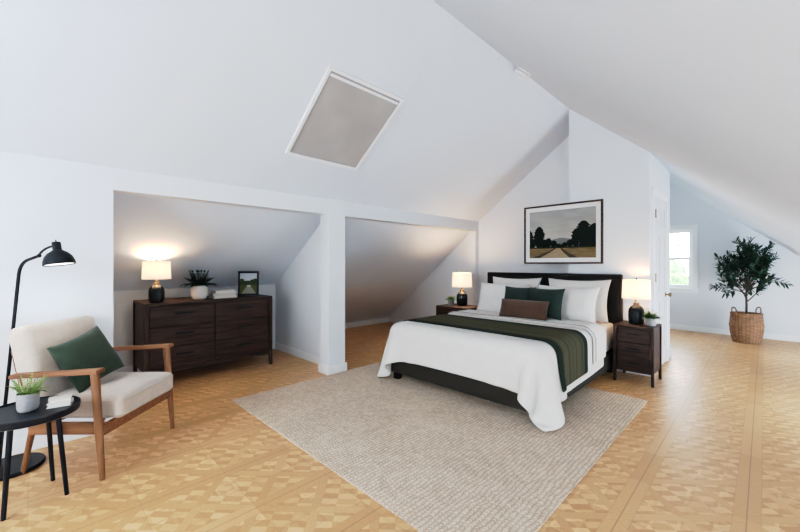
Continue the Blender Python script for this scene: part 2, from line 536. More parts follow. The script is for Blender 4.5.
# closet door with casing (six panels)
D0, D1, DZ = 4.99, 5.70, 2.03
bm = bmesh.new()
for s in ((XC, XC + .024, D0 - .085, D0, 0, DZ + .085), (XC, XC + .024, D1, D1 + .085, 0, DZ + .085), (XC, XC + .024, D0, D1, DZ, DZ + .085)):
    box(bm, *s, bev=.005)
for s in ((XC + .02, XC + .032, D0 - .085, D0 - .068, 0, DZ + .085), (XC + .02, XC + .032, D1 + .068, D1 + .085, 0, DZ + .085), (XC + .02, XC + .032, D0 - .085, D1 + .085, DZ + .068, DZ + .085)):
    box(bm, *s, bev=.004)
struct('trim_3', bm, 'trim')
bm = bmesh.new()
box(bm, XC + .001, XC + .006, D0 + .004, D1 - .004, .01, DZ - .004)
W = D1 - D0; st = .10; mid = (D0 + D1) / 2
zc = [(.22, .80), (.93, 1.58), (1.70, 1.92)]
for a, b_ in ((D0 + .004, D0 + st), (mid - .05, mid + .05), (D1 - st, D1 - .004)): box(bm, XC + .006, XC + .016, a, b_, .01, DZ - .004, bev=.002)
for a, b_ in ((.01, .22), (.80, .93), (1.58, 1.70), (1.92, DZ - .004)):
    for ya, yb in ((D0 + st, mid - .05), (mid + .05, D1 - st)): box(bm, XC + .006, XC + .016, ya, yb, a, b_)
for z0, z1 in zc:
    for ya, yb in ((D0 + st, mid - .05), (mid + .05, D1 - st)):
        box(bm, XC + .005, XC + .013, ya + .03, yb - .03, z0 + .03, z1 - .03, bev=.006)
door = struct('door_1', bm, 'door')
bm = bmesh.new()
def lathe_x(bm, prof, x0, cy, cz, seg=20):
    rings = []
    for r, x in prof:
        rings.append([bm.verts.new((x0 + x, cy + r * math.cos(2 * PI * i / seg), cz + r * math.sin(2 * PI * i / seg))) for i in range(seg)])
    for A, B in zip(rings, rings[1:]):
        for i in range(seg): bm.faces.new((A[i], A[(i + 1) % seg], B[(i + 1) % seg], B[i]))
    bm.faces.new(rings[0]); bm.faces.new(rings[-1][::-1])
lathe_x(bm, [(.030, 0), (.030, .006), (.012, .010), (.010, .030), (.022, .036), (.028, .050), (.022, .064), (.005, .068)], XC + .016, D1 - .07, .865)
finish('door_knob', bm, 'brass', door, smooth=40)
for z in (.25, 1.05, 1.78):
    bm = bmesh.new(); box(bm, XC + .016, XC + .026, D0 + .0, D0 + .03, z, z + .09, bev=.002)
    tube(bm, [(XC + .03, D0, z - .005), (XC + .03, D0, z + .095)], .006, 8)
    finish('hinge', bm, 'brass', door, smooth=40)

# far window (double hung)
def dh_window(name, x0, x1, z0, z1, yf, sgn, case=.085, muntins=True):
    """window in a wall whose room face is y=yf; sgn=+1: the outside is towards +y"""
    w = bpy.data.objects.new(name, None); COL.objects.link(w); w['kind'] = 'structure'
    w.location = (0, 0, 0)
    Y = lambda a, b: (min(yf + sgn * a, yf + sgn * b), max(yf + sgn * a, yf + sgn * b))
    bm = bmesh.new()
    for s in ((x0 - case, x0, *Y(-.02, 0), z0 - .02, z1 + case), (x1, x1 + case, *Y(-.02, 0), z0 - .02, z1 + case), (x0, x1, *Y(-.02, 0), z1, z1 + case)): box(bm, *s, bev=.004)
    box(bm, x0 - case, x1 + case, *Y(-.015, 0), z0 - .10, z0 - .02, bev=.004)
    finish('window_casing', bm, 'trim', w)
    bm = bmesh.new(); box(bm, x0 - case - .02, x1 + case + .02, *Y(-.045, .02), z0 - .03, z0, bev=.006)
    finish('window_sill', bm, 'trim', w)
    zm = (z0 + z1) / 2; f = .045
    bm = bmesh.new()
    for s in ((x0, x0 + .012, *Y(0, .14), z0, z1), (x1 - .012, x1, *Y(0, .14), z0, z1), (x0, x1, *Y(0, .14), z1 - .012, z1), (x0, x1, *Y(.02, .14), z0, z0 + .012)): box(bm, *s)
    finish('window_jamb', bm, 'trim', w)
    for k, (a, b_, d) in enumerate(((z0 + .012, zm + .02, .035), (zm - .02, z1 - .012, .075))):
        bm = bmesh.new()
        for s in ((x0 + .012, x0 + .012 + f, *Y(d, d + .035), a, b_), (x1 - .012 - f, x1 - .012, *Y(d, d + .035), a, b_),
                  (x0 + .012 + f, x1 - .012 - f, *Y(d, d + .035), a, a + f), (x0 + .012 + f, x1 - .012 - f, *Y(d, d + .035), b_ - f, b_)): box(bm, *s, bev=.003)
        if muntins and k == 1:
            n = 3
            for i in range(1, n):
                xm = x0 + (x1 - x0) * i / n; box(bm, xm - .009, xm + .009, *Y(d + .008, d + .026), a + f, b_ - f)
            zc_ = (a + b_) / 2; box(bm, x0 + .012 + f, x1 - .012 - f, *Y(d + .009, d + .025), zc_ - .009, zc_ + .009)
        s = finish('sash', bm, 'trim', w)
        bm = bmesh.new(); box(bm, x0 + .012 + f - .004, x1 - .012 - f + .004, *Y(d + .015, d + .019), a + f - .004, b_ - f + .004)
        finish('pane', bm, 'glass', s)
    return w
dh_window('window_1', WX0, WX1, WZ0, WZ1, YF, 1)
dh_window('window_added', NX0, NX1, NZ0, NZ1, YN, -1)  # unseen window behind the camera, added to let light in

# skylight with drawn blind in the left slope
sky = bpy.data.objects.new('window_2', None); COL.objects.link(sky); sky['kind'] = 'structure'
SX0, SX1, SY0, SY1 = -3.09, -2.375, 1.60, 2.42
ang = math.atan(SL)
Ls = (SX1 - SX0) / math.cos(ang)
sky.location = (SX0, SY0, zl(SX0)); sky.rotation_euler = (0, -ang, 0)   # local x runs up the slope, -z into the room
Ws = SY1 - SY0
bm = bmesh.new(); fw = .028
for s in ((0, fw, 0, Ws), (Ls - fw, Ls, 0, Ws), (fw, Ls - fw, 0, fw), (fw, Ls - fw, Ws - fw, Ws)): box(bm, s[0], s[1], s[2], s[3], -.028, .004, bev=.003)
finish('skylight_frame', bm, 'trim', sky)
bm = bmesh.new(); g = fw + .012
for s in ((fw, g, fw, Ws - fw), (Ls - g - .02, Ls - fw, fw, Ws - fw), (g, Ls - g, fw, g), (g, Ls - g, Ws - g, Ws - fw)): box(bm, s[0], s[1], s[2], s[3], -.020, .002, bev=.002)
finish('inner_bead', bm, 'plastic2', sky)
bm = bmesh.new(); box(bm, g - .004, Ls - g - .012, g - .006, Ws - g + .006, -.016, .002)
finish('blind', bm, 'blind', sky)
bm = bmesh.new(); box(bm, Ls - g - .03, Ls - g - .008, g, Ws - g, -.026, -.012, bev=.003)
finish('blind_rail', bm, 'trim', sky)

# smoke detector on the right slope close to the ridge
sd = empty('smoke_detector', (XRG + .085, 3.42, zr(XRG + .085)), 0, 'round white smoke detector on the sloped ceiling beside the ridge', 'smoke detector')
sd.rotation_euler = (0, math.atan(SR), 0)
bm = bmesh.new(); lathe(bm, [(.080, 0), (.080, -.014), (.074, -.016)], 32); finish('mounting_plate', bm, 'plastic', sd, smooth=30)
bm = bmesh.new(); lathe(bm, [(.066, -.016), (.066, -.023)], 32); finish('vent_ring', bm, 'plastic2', sd, smooth=30)
bm = bmesh.new(); lathe(bm, [(.074, -.023), (.074, -.040), (.064, -.050), (0, -.052)], 32); finish('cover', bm, 'plastic', sd, smooth=30)

# ------------------------------------------------------------------ outside
bm = bmesh.new(); box(bm, -25, 25, YF + 1, YF + 40, -3.2, -3.0)
struct('ground_lawn', bm, 'lawn')
def garden_tree(x, y, h, r, label, seed):
    rnd = random.Random(seed)
    t = empty('garden_tree', (x, y, -3.0), 0, label, 'tree')
    bm = bmesh.new(); tube(bm, [(0, 0, 0), (.05, 0, h * .4), (0, .05, h * .75)], [.16, .12, .05], 8); finish('trunk', bm, 'bark', t, smooth=60)
    bm = bmesh.new()
    for k in range(10):
        a = rnd.uniform(0, 2 * PI); rr = rnd.uniform(0, r * .6)
        m = Matrix.Translation((rr * math.cos(a), rr * math.sin(a), h * rnd.uniform(.5, .85))) @ Matrix.Scale(r * rnd.uniform(.4, .65), 4)
        res = bmesh.ops.create_icosphere(bm, subdivisions=3, radius=1, matrix=m)
        for v in res['verts']:
            v.co += (v.co - m.translation) * .25 * noise.noise(v.co * 3.1)
    finish('crown', bm, 'hedge', t, smooth=60)
garden_tree(-2.6, 14.5, 4.2, 1.8, 'leafy green tree outside seen low through the far window', 3)

# ------------------------------------------------------------------ rug
bm = bmesh.new(); box(bm, -3.43, -.746, 1.262, 3.925, .001, .013, bev=.005, seg=2)
rug = finish('area_rug', bm, 'rug')
tag(rug, 'large square beige woven jute rug on the parquet under the bed foot', 'rug')

# ------------------------------------------------------------------ bed
BX0, BX1, BY0, BY1 = -2.865, -1.20, 2.72, 4.74
RUGZ = .013
bed = empty('bed', ((BX0 + BX1) / 2, (BY0 + BY1) / 2, 0), 0, 'double bed with tall espresso panel headboard and low dark upholstered base', 'bed')
cx, cy = (BX0 + BX1) / 2, (BY0 + BY1) / 2; hw, hl = (BX1 - BX0) / 2, (BY1 - BY0) / 2
bx('base', (-hw, hw, -hl, hl, .085, .27), 'bedbase', bed, bev=.015, seg=3)
hb = bx('headboard', (-hw - .045, hw + .045, hl + .0, hl + .075, .10, 1.13), 'uphol', bed, bev=.012, seg=3)
bm = bmesh.new()
for s in (-1, 1):
    a, b_ = (-hw - .02, -.003) if s < 0 else (.003, hw + .02)
    box(bm, a, b_, hl - .018, hl + .01, .30, 1.075, bev=.012, seg=3)
finish('headboard_panel', bm, 'uphol', bed)
for sx in (-1, 1):
    for sy in (-1, 1):
        bm = bmesh.new(); px, py = sx * (hw - .06), sy * (hl - .05)
        if sy < 0: z0 = RUGZ
        else: z0 = 0
        box(bm, px - .035, px + .035, py - .03, py + .03, z0, .086, bev=.004); finish('leg', bm, 'uphol', bed)
bx('mattress', (-hw + .01, hw - .01, -hl + .01, hl - .02, .27, .575), 'sheet', bed, bev=.05, seg=5, smooth=60)

# --- cloth solver for the duvet (position based, run once here)
def sim_duvet():
    sp = .034
    ov = .36
    x0, x1 = BX0 - ov, BX1 + ov; y0, y1 = BY0 - .29, 4.12
    nx = int(round((x1 - x0) / sp)) + 1; ny = int(round((y1 - y0) / sp)) + 1
    sx = (x1 - x0) / (nx - 1); sy = (y1 - y0) / (ny - 1)
    X, Y = np.meshgrid(np.linspace(x0, x1, nx), np.linspace(y0, y1, ny), indexing='ij')
    rng = np.random.RandomState(4)
    P = np.stack([X, Y, np.full_like(X, .66)], -1)
    P[..., 2] += .004 * rng.randn(nx, ny)
    V = np.zeros_like(P)
    c = np.array([(BX0 + BX1) / 2, (BY0 + 5.2) / 2, .30]); R = .085; pad = .02
    half = np.array([(BX1 - BX0) / 2 + pad, (5.2 - BY0) / 2 + pad, .30]) - R
    def cons(A, B, rest, k):
        d = B - A; L = np.linalg.norm(d, axis=-1, keepdims=True) + 1e-9
        corr = .5 * k * (L - rest) / L * d
        A += corr; B -= corr
    def axis_pass(P, step, rest, k, ax):
        n = P.shape[ax]
        for off in range(2 * step):
            i = np.arange(off, n - step, 2 * step)
            if not len(i): continue
            if ax == 0: A, B = P[i].copy(), P[i + step].copy()
            else: A, B = P[:, i].copy(), P[:, i + step].copy()
            cons(A, B, rest, k)
            if ax == 0: P[i] = A; P[i + step] = B
            else: P[:, i] = A; P[:, i + step] = B
    dg = math.hypot(sx, sy)
    pin = P[:, -2:].copy()
    dt = 1 / 60
    itop = np.where((X[:, 0] > BX0 + .06) & (X[:, 0] < BX1 - .06))[0]
    for it in range(260):
        prev = P.copy()
        V *= .975; V[..., 2] -= 9.8 * dt
        P = P + V * dt
        for _ in range(13):
            axis_pass(P, 1, sx, .95, 0); axis_pass(P, 1, sy, .95, 1)
            axis_pass(P, 3, 3 * sx, .06, 0); axis_pass(P, 3, 3 * sy, .06, 1)
            for da in (0, 1):
                for s in (1, -1):
                    if s == 1: A, B = P[da::2][:P[da + 1::2].shape[0], :-1].copy(), P[da + 1::2][:, 1:].copy()
                    else: A, B = P[da::2][:P[da + 1::2].shape[0], 1:].copy(), P[da + 1::2][:, :-1].copy()
                    cons(A, B, dg, .25)
                    n_ = P[da + 1::2].shape[0]
                    ia = np.arange(da, P.shape[0], 2)[:n_]; ib = np.arange(da + 1, P.shape[0], 2)
                    if s == 1: P[ia, :-1] = A; P[ib, 1:] = B
                    else: P[ia, 1:] = A; P[ib, :-1] = B
            # collide with rounded block
            q = P - c; aq = np.abs(q) - half
            outv = np.maximum(aq, 0); dist = np.linalg.norm(outv, axis=-1)
            inside = (dist < R)
            deep = (aq.max(-1) < 0)
            nrm = np.where(dist[..., None] > 1e-9, outv / (dist[..., None] + 1e-9), 0) * np.sign(q)
            m = inside & ~deep
            P[m] = (P + nrm * (R - dist)[..., None])[m]
            P[..., 2] = np.where(deep, .60, P[..., 2])
            m = m | deep
            P[m] = P[m] * .6 + np.stack([prev[..., 0], prev[..., 1], P[..., 2]], -1)[m] * .4  # friction
            fl = P[..., 2] < .03
            P[..., 2] = np.where(fl, .03, P[..., 2])
            P[itop, -2:, 0] = pin[itop][..., 0]; P[itop, -2:, 1] = pin[itop][..., 1]
        V = (P - prev) / dt
    return P
DP = sim_duvet()
def normals(P):
    du = np.gradient(P, axis=0); dv = np.gradient(P, axis=1)
    n = np.cross(du, dv); n /= np.linalg.norm(n, axis=-1, keepdims=True) + 1e-9
    return n
DN = normals(DP)

def grid_obj(name, P, mat, thick, off, sub=1, uv=False, puff=0, smooth_it=0):
    bm = bmesh.new(); nx, ny = P.shape[:2]
    vs = [[bm.verts.new(P[i, j]) for j in range(ny)] for i in range(nx)]
    lay = bm.loops.layers.uv.new('UVMap') if uv else None
    for i in range(nx - 1):
        for j in range(ny - 1):
            f = bm.faces.new((vs[i][j], vs[i + 1][j], vs[i + 1][j + 1], vs[i][j + 1]))
            if uv:
                for l, (a, b_) in zip(f.loops, ((i, j), (i + 1, j), (i + 1, j + 1), (i, j + 1))): l[lay].uv = (a / (nx - 1), b_ / (ny - 1))
    me = bpy.data.meshes.new(name); bm.to_mesh(me); bm.free()
    me.polygons.foreach_set('use_smooth', [True] * len(me.polygons))
    me.materials.append(M[mat])
    o = bpy.data.objects.new(name, me); COL.objects.link(o)
    if smooth_it:
        s = o.modifiers.new('soft', 'SMOOTH'); s.iterations = smooth_it; s.factor = .5
    s = o.modifiers.new('thickness', 'SOLIDIFY'); s.thickness = thick; s.offset = off
    if sub:
        s = o.modifiers.new('round', 'SUBSURF'); s.levels = sub; s.render_levels = sub
    return o
duv = grid_obj('duvet', DP, 'duvet', .022, 1, 1, smooth_it=1)
tag(duv, 'white linen duvet draped over the bed with corners hanging low', 'duvet')
ny = DP.shape[1]; ys = np.linspace(BY0 - .29, 4.12, ny)
# folded-back head edge of the duvet
j0 = int(np.argmin(abs(ys - 3.74))); j1 = ny
FP = DP[3:-3, j0:j1] + DN[3:-3, j0:j1] * .026
fold = grid_obj('folded_edge', FP, 'duvet', .016, 1, 1); fold.parent = duv
bm = bmesh.new(); tube(bm, [tuple(p) for p in (DP + DN * .047)[4:-4, j0 + 1]], .0035, 6)
finish('piping', bm, 'pot_grey', duv, smooth=60)
# striped runner
ja = int(np.argmin(abs(ys - 2.93))); jb = int(np.argmin(abs(ys - 3.60)))
RP = (DP + DN * .024)[2:-2, ja:jb + 1]
run = grid_obj('bed_runner', RP, 'runner', .008, 1, 1, uv=True)
tag(run, 'dark green and olive striped throw laid across the white duvet', 'throw')

# ------------------------------------------------------------------ pillows
def pillow(name, w, h, t, mat, loc, lean, yaw=0, seed=0, roll=0, label='', group=None, pinch=.06, cat='pillow', piping=None):
    """stands on its lower edge at loc, leaning back (towards +y local) by lean radians"""
    n = 28; bm = bmesh.new(); rnd = random.Random(seed)
    off = Vector((seed * 3.7, seed * 1.3, 0))
    def P(u, v, s):
        au, av = abs(u), abs(v)
        x = u * w / 2 * (1 - pinch * (1 - av ** 2.0) * au ** 3 * 1.5) ; z = v * h / 2 * (1 - pinch * 1.6 * (1 - au ** 2.0) * av ** 3)
        prof = max(0, (1 - au ** 2.6)) ** .55 * max(0, (1 - av ** 2.6)) ** .55
        y = s * t / 2 * prof
        wr = noise.noise(Vector((x * 6, z * 6, s * 2)) + off) * .012 * min(1, prof * 2) + noise.noise(Vector((x * 17, z * 17, s)) + off) * .004 * prof
        y += s * wr
        z -= .02 * (1 - prof) * 0
        return Vector((x, y, z + h / 2))
    F = {}
    for s in (-1, 1):
        for i in range(n + 1):
            for j in range(n + 1):
                b_ = i in (0, n) or j in (0, n)
                k = (i, j, 0 if b_ else s)
                if k not in F:
                    uu = -math.cos(PI * i / n) * .5 + (2 * i / n - 1) * .5; vv = -math.cos(PI * j / n) * .5 + (2 * j / n - 1) * .5
                    F[k] = bm.verts.new(P(uu, vv, 0 if b_ else s))
    def g(i, j, s): return F[(i, j, 0 if (i in (0, n) or j in (0, n)) else s)]
    for s in (-1, 1):
        for i in range(n):
            for j in range(n): bm.faces.new((g(i, j, s), g(i + 1, j, s), g(i + 1, j + 1, s), g(i, j + 1, s)))
    o = finish(name, bm, mat, smooth=180)
    o.matrix_world = Matrix.Translation(loc) @ Matrix.Rotation(yaw, 4, 'Z') @ Matrix.Rotation(-lean, 4, 'X') @ Matrix.Rotation(roll, 4, 'Y')
    tag(o, label, cat, group)
    edge = [g(i, 0, 1) for i in range(n + 1)]
    return o
G = 'large white pillows against the headboard'
pz = .585
pillow('pillow', .72, .50, .17, 'pillow', (-2.40, 4.53, pz), .24, 0, 1, 0, 'large white pillow leaning on the headboard, rear one on the left', G)
pillow('pillow', .72, .50, .17, 'pillow', (-1.59, 4.53, pz), .24, .02, 2, 0, 'large white pillow leaning on the headboard, rear one beside the right lamp', G)
pillow('pillow', .70, .44, .19, 'pillow', (-2.44, 4.24, pz), .36, 0, 3, 0, 'white pillow in front on the left, behind the green cushions', G)
pillow('pillow', .70, .44, .19, 'pillow', (-1.62, 4.24, pz), .36, .03, 4, 0, 'white pillow in front on the right, beside the green square cushion', G)
pillow('throw_cushion', .40, .36, .13, 'green', (-2.08, 4.02, pz + .055), .34, 0, 5, 0, 'dark green cushion behind the left end of the brown cushion', cat='cushion')
pillow('throw_cushion', .40, .36, .14, 'green', (-1.74, 3.99, pz + .055), .34, .03, 6, 0, 'dark green square cushion standing right of the brown cushion', cat='cushion')
pillow('throw_cushion', .56, .215, .12, 'brown', (-1.92, 3.84, pz + .057), .38, .03, 7, 0, 'oblong brown lumbar cushion at the front of the pillows', cat='cushion', pinch=.02)

# ------------------------------------------------------------------ nightstands
def nightstand(x0, x1, y0, y1, z, label):
    w, d = x1 - x0, y1 - y0
    t = empty('nightstand', ((x0 + x1) / 2, (y0 + y1) / 2, 0), 0, label, 'nightstand', 'dark wood nightstands beside the bed')
    hx, hy = w / 2, d / 2
    bx('top', (-hx, hx, -hy, hy, z - .022, z), 'dwX', t)
    zb = .115
    bm = bmesh.new()
    box(bm, -hx + .012, hx - .012, -hy + .03, hy - .01, zb, z - .022, bev=.002)
    finish('body', bm, 'dwX', t)
    for sx in (-1, 1):
        for sy in (-1, 1):
            bm = bmesh.new(); a = sx * (hx - .016); b_ = sy * (hy - .018)
            vs = box(bm, a - .016, a + .016, b_ - .016, b_ + .016, 0, z - .022, bev=0)
            for v in vs:
                if v.co.z < .01: v.co.x += (0 if v.co.x * sx > abs(a) else sx * .008)
            finish('leg', bm, 'dwZ', t)
    dz = (z - .022 - zb - .03) / 3
    for k in range(3):
        z0 = zb + .018 + k * (dz + .004)
        dr = bx('drawer', (-hx + .036, hx - .036, -hy + .012, -hy + .034, z0, z0 + dz - .006), 'dwX', t)
        bm = bmesh.new(); hz = z0 + dz * .58
        box(bm, -.06, .06, -hy - .012, -hy - .002, hz - .007, hz + .007, bev=.002)
        for s in (-.045, .045): box(bm, s - .004, s + .004, -hy - .004, -hy + .013, hz - .004, hz + .004)
        finish('handle', bm, 'black', dr)
    return t
nightstand(-1.15, -.785, 4.40, 4.81, .60, 'dark three drawer nightstand on the right of the bed by the white door')
nightstand(-3.65, -3.05, 4.45, 4.90, .60, 'dark nightstand on the far left of the bed under the sloped alcove')

# ------------------------------------------------------------------ dresser
dr = empty('dresser', (-4.345 - .30, (.76 + 2.09) / 2, 0), 0, 'long dark wood dresser with six drawers in the alcove', 'dresser')
hx, hy, DZt = .30, .665, .85
bx('top', (-hx, hx, -hy, hy, DZt - .028, DZt), 'dwY', dr)
bx('body', (-hx + .012, hx - .022, -hy + .012, hy - .012, .13, DZt - .028), 'dwY', dr)
bx('apron', (hx - .030, hx - .006, -hy + .04, hy - .04, .13, .175), 'dwY', dr)
for sx in (-1, 1):
    for sy in (-1, 1):
        bm = bmesh.new(); a = sx * (hx - .021); b_ = sy * (hy - .021)
        vs = box(bm, a - .021, a + .021, b_ - .021, b_ + .021, 0, DZt - .028)
        for v in vs:
            if v.co.z < .01 and v.co.y * sy < abs(b_): v.co.y += sy * .012
        finish('leg', bm, 'dwZ', dr)
dz = (DZt - .028 - .178) / 3
for c_ in range(2):
    for k in range(3):
        y0 = -hy + .045 + c_ * (hy - .042); z0 = .178 + k * dz
        d = bx('drawer', (hx - .022, hx - .004, y0, y0 + hy - .05, z0 + .003, z0 + dz - .008), 'dwY', dr)
        bm = bmesh.new(); hzz = z0 + dz * .60; m_ = y0 + (hy - .05) / 2
        box(bm, hx + .012, hx + .022, m_ - .085, m_ + .085, hzz - .010, hzz + .010, bev=.002)
        for s in (-.07, .07): box(bm, hx - .006, hx + .014, m_ + s - .004, m_ + s + .004, hzz - .004, hzz + .004)
        finish('handle', bm, 'black', d)

# ------------------------------------------------------------------ table lamps
def table_lamp(x, y, z, label, power, group='ceramic table lamps', s=(1, 1), sh=(.146, .155)):
    t = empty('table_lamp', (x, y, z), 0, label, 'lamp', group)
    t.scale = (s[0], s[0], s[1])
    bm = bmesh.new()
    lathe(bm, [(.060, 0), (.072, .004), (.082, .03), (.086, .07), (.086, .125), (.080, .16), (.060, .187), (.038, .200), (.034, .205), (.034, .225), (.030, .228)], 40)
    finish('lamp_base', bm, 'glaze', t, smooth=50)
    bm = bmesh.new(); lathe(bm, [(.018, .228), (.018, .262), (.009, .264), (.009, .30)], 20); finish('socket', bm, 'brass', t, smooth=40)
    bm = bmesh.new(); lathe(bm, [(0, -.03), (.018, -.025), (.028, 0), (.024, .02), (.0, .035)], 20); finish('bulb', bm, 'bulb', t, smooth=80, loc=(0, 0, .335))
    bm = bmesh.new()
    r0, r1, h = sh[1], sh[0], .205
    seg = 48
    lathe(bm, [(r0, -h / 2), (r1, h / 2), (r1 - .003, h / 2), (r0 - .003, -h / 2), (r0, -h / 2)], seg, cap=False)
    o = finish('lamp_shade', bm, 'shade', t, smooth=60, loc=(0, 0, .375))
    bm = bmesh.new()
    for k in range(3):
        a = 2 * PI * k / 3; tube(bm, [(0, 0, .47), (math.cos(a) * (r1 - .002), math.sin(a) * (r1 - .002), .472)], .0022, 6)
    tube(bm, [(0, 0, .30), (0, 0, .315), (.034, 0, .33), (.036, 0, .37), (.02, 0, .45), (0, 0, .47)], .002, 6)
    finish('harp', bm, 'brass', t)
    bm = bmesh.new(); lathe(bm, [(.004, .468), (.004, .482), (.010, .486), (.010, .494), (.004, .500), (0, .502)], 14); finish('finial', bm, 'gunmetal', t, smooth=50)
    L = bpy.data.lights.new('lamp_glow', 'POINT'); L.energy = power; L.color = (1.0, .60, .33); L.shadow_soft_size = .06
    lo = bpy.data.objects.new('lamp_glow', L); lo.location = (0, 0, .395); link(lo, t)
    return t
table_lamp(-4.455, .885, .85, 'dark ceramic table lamp with cream shade on the dresser', 10, s=(.83, .9))
table_lamp(-3.36, 4.74, .60, 'dark ceramic table lamp lit on the far left nightstand', 22, s=(1, 1.07))
table_lamp(-.985, 4.63, .60, 'dark ceramic table lamp lit on the right nightstand by the door', 5, s=(.88, 1))

# ------------------------------------------------------------------ plants
def leaf(bm, p, d, up, L, W, curl=.2, n=3):
    """pointed blade from p along d"""
    d = d.normalized(); s = d.cross(up)
    if s.length < 1e-3: s = Vector((1, 0, 0))
    s.normalize(); nrm = s.cross(d).normalized()
    ws = [.15, 1, .8, 0] if n == 3 else [.2, .75, 1, .7, 0]
    pts = []
    for i, w in enumerate(ws):
        t = i / (len(ws) - 1)
        c = p + d * L * t - nrm * curl * L * t * t
        if w == 0: pts.append((bm.verts.new(c),))
        else: pts.append((bm.verts.new(c - s * W * w / 2 + nrm * W * .12), bm.verts.new(c), bm.verts.new(c + s * W * w / 2 + nrm * W * .12)))
    for a, b_ in zip(pts, pts[1:]):
        if len(b_) == 3:
            bm.faces.new((a[0], a[1], b_[1], b_[0])); bm.faces.new((a[1], a[2], b_[2], b_[1]))
        else:
            bm.faces.new((a[0], a[1], b_[0])); bm.faces.new((a[1], a[2], b_[0]))

def frond(bm, p, az, L, rise, droop, nl, ll, lw, rnd):
    h = Vector((math.cos(az), math.sin(az), 0)); s = Vector((-math.sin(az), math.cos(az), 0))
    prev = p; pts = [p]
    for i in range(1, nl + 1):
        t = i / nl
        q = p + h * L * (t * (1 - .12 * t)) + Vector((0, 0, rise * t - droop * t * t))
        d = (q - prev).normalized(); pts.append(q)
        k = math.sin(PI * min(1, .12 + t * .86)) ** .7
        for sg in (-1, 1):
            leaf(bm, q, (s * sg + d * .55 + Vector((0, 0, rnd.uniform(-.1, .15)))), Vector((0, 0, 1)), ll * k * rnd.uniform(.85, 1.1), lw, .25)
        prev = q
    leaf(bm, prev, d, Vector((0, 0, 1)), ll * .6, lw, .2)
    tube(bm, [tuple(a) for a in pts], .0016, 5)

def pot(bm, prof, seg=36): lathe(bm, prof, seg)

def potted(x, y, z, potmat, prof, soil_r, soil_z, label, group=None, name='potted_plant'):
    t = empty(name, (x, y, z), 0, label, 'plant', group)
    bm = bmesh.new(); lathe(bm, prof, 36, cap=False); finish('pot', bm, potmat, t, smooth=50)
    bm = bmesh.new(); lathe(bm, [(0, soil_z + .004), (soil_r * .6, soil_z + .006), (soil_r, soil_z)], 24, cap=False); finish('soil', bm, 'basketfill', t, smooth=80)
    return t
# fern on dresser
t = potted(-4.53, 1.31, .85, 'pot_white', [(0, 0), (.055, 0), (.072, .012), (.086, .06), (.090, .11), (.086, .155), (.081, .158), (.078, .15), (.076, .13)], .077, .132, 'dark green fern in a round white pot on the dresser', name='potted_fern')
bm = bmesh.new(); rnd = random.Random(5)
for k in range(34):
    a = 2 * PI * k / 34 * 1.0 + rnd.uniform(-.15, .15); inner = k % 3
    L = (.13, .17, .09)[inner] * rnd.uniform(.9, 1.1)
    frond(bm, Vector((.02 * math.cos(a), .02 * math.sin(a), .135)), a, L, (.17, .13, .19)[inner], (.07, .10, .02)[inner], 10, .058, .022, rnd)
finish('fronds', bm, 'leafdark', t)
# light feathery plant on side table
POTP = lambda r, h: [(0, 0), (r * .78, 0), (r * .9, h * .06), (r, h * .25), (r, h), (r * .93, h), (r * .92, h * .85)]
SIDE = (-2.775, -.03)
t = potted(-2.765, -.03, .472, 'pot_grey', POTP(.045, .095), .041, .082, 'pale green feathery plant in a grey pot on the round black side table')
bm = bmesh.new(); rnd = random.Random(9)
for k in range(34):
    a = rnd.uniform(0, 2 * PI); L = rnd.uniform(.03, .075); rs = rnd.uniform(.05, .12)
    frond(bm, Vector((.022 * math.cos(a), .022 * math.sin(a), .08)), a, L, rs, rnd.uniform(.0, .05), 7, .022, .008, rnd)
finish('foliage', bm, 'leaflight', t)
# two spiky nightstand plants
def spiky(x, y, z, label, r=.050, h=.088, seed=1):
    t = potted(x, y, z, 'pot_grey', POTP(r, h), r * .92, h * .86, label, 'small spiky plants on the nightstands')
    bm = bmesh.new(); rnd = random.Random(seed)
    for k in range(170):
        a = rnd.uniform(0, 2 * PI); e = rnd.uniform(.25, 1.4)
        d = Vector((math.cos(a) * math.cos(e), math.sin(a) * math.cos(e), math.sin(e)))
        leaf(bm, Vector((r * .6 * math.cos(a) * math.cos(e), r * .6 * math.sin(a) * math.cos(e), h * .86)), d, Vector((0, 0, 1)), rnd.uniform(.055, .095), .013, .3)
    finish('foliage', bm, 'leafmid', t)
spiky(-.842, 4.565, .60, 'small spiky green plant in grey pot on the right nightstand', seed=2)
spiky(-3.50, 4.64, .60, 'small spiky green plant in grey pot on the far left nightstand', seed=3)

# tree in wicker basket
TX, TY = -.20, 8.02
bk = empty('wicker_basket', (TX, TY, 0), 0, 'round brown wicker basket planter with two loop handles on the floor', 'basket')
bm = bmesh.new()
lathe(bm, [(0, .004), (.20, .004), (.215, .0), (.235, .05), (.262, .17), (.270, .26), (.276, .268), (.276, .29), (.268, .30), (.262, .37), (.252, .455), (.258, .462), (.258, .480), (.240, .482), (.238, .45), (.236, .42)], 56, cap=False)
finish('basket_body', bm, 'wicker', bk, smooth=50)
for s in (-1, 1):
    u = Vector((.7071, .7071, 0)) * s
    bm = bmesh.new(); w = Vector((-.7071, .7071, 0))
    base = u * .255
    pts = [base + w * .05 + Vector((0, 0, .44)), base + w * .055 + Vector((0, 0, .52)), base + w * .035 + Vector((0, 0, .56)) + u * .01, base + Vector((0, 0, .572)) + u * .012, base - w * .035 + Vector((0, 0, .56)) + u * .01, base - w * .055 + Vector((0, 0, .52)), base - w * .05 + Vector((0, 0, .44))]
    tube(bm, pts, .011, 8); finish('handle', bm, 'wicker', bk, smooth=60)
bk.scale = (.76, .76, .98)
bm = bmesh.new(); lathe(bm, [(0, .43), (.15, .435), (.237, .425)], 30, cap=False); finish('soil', bm, 'basketfill', bk, smooth=80)
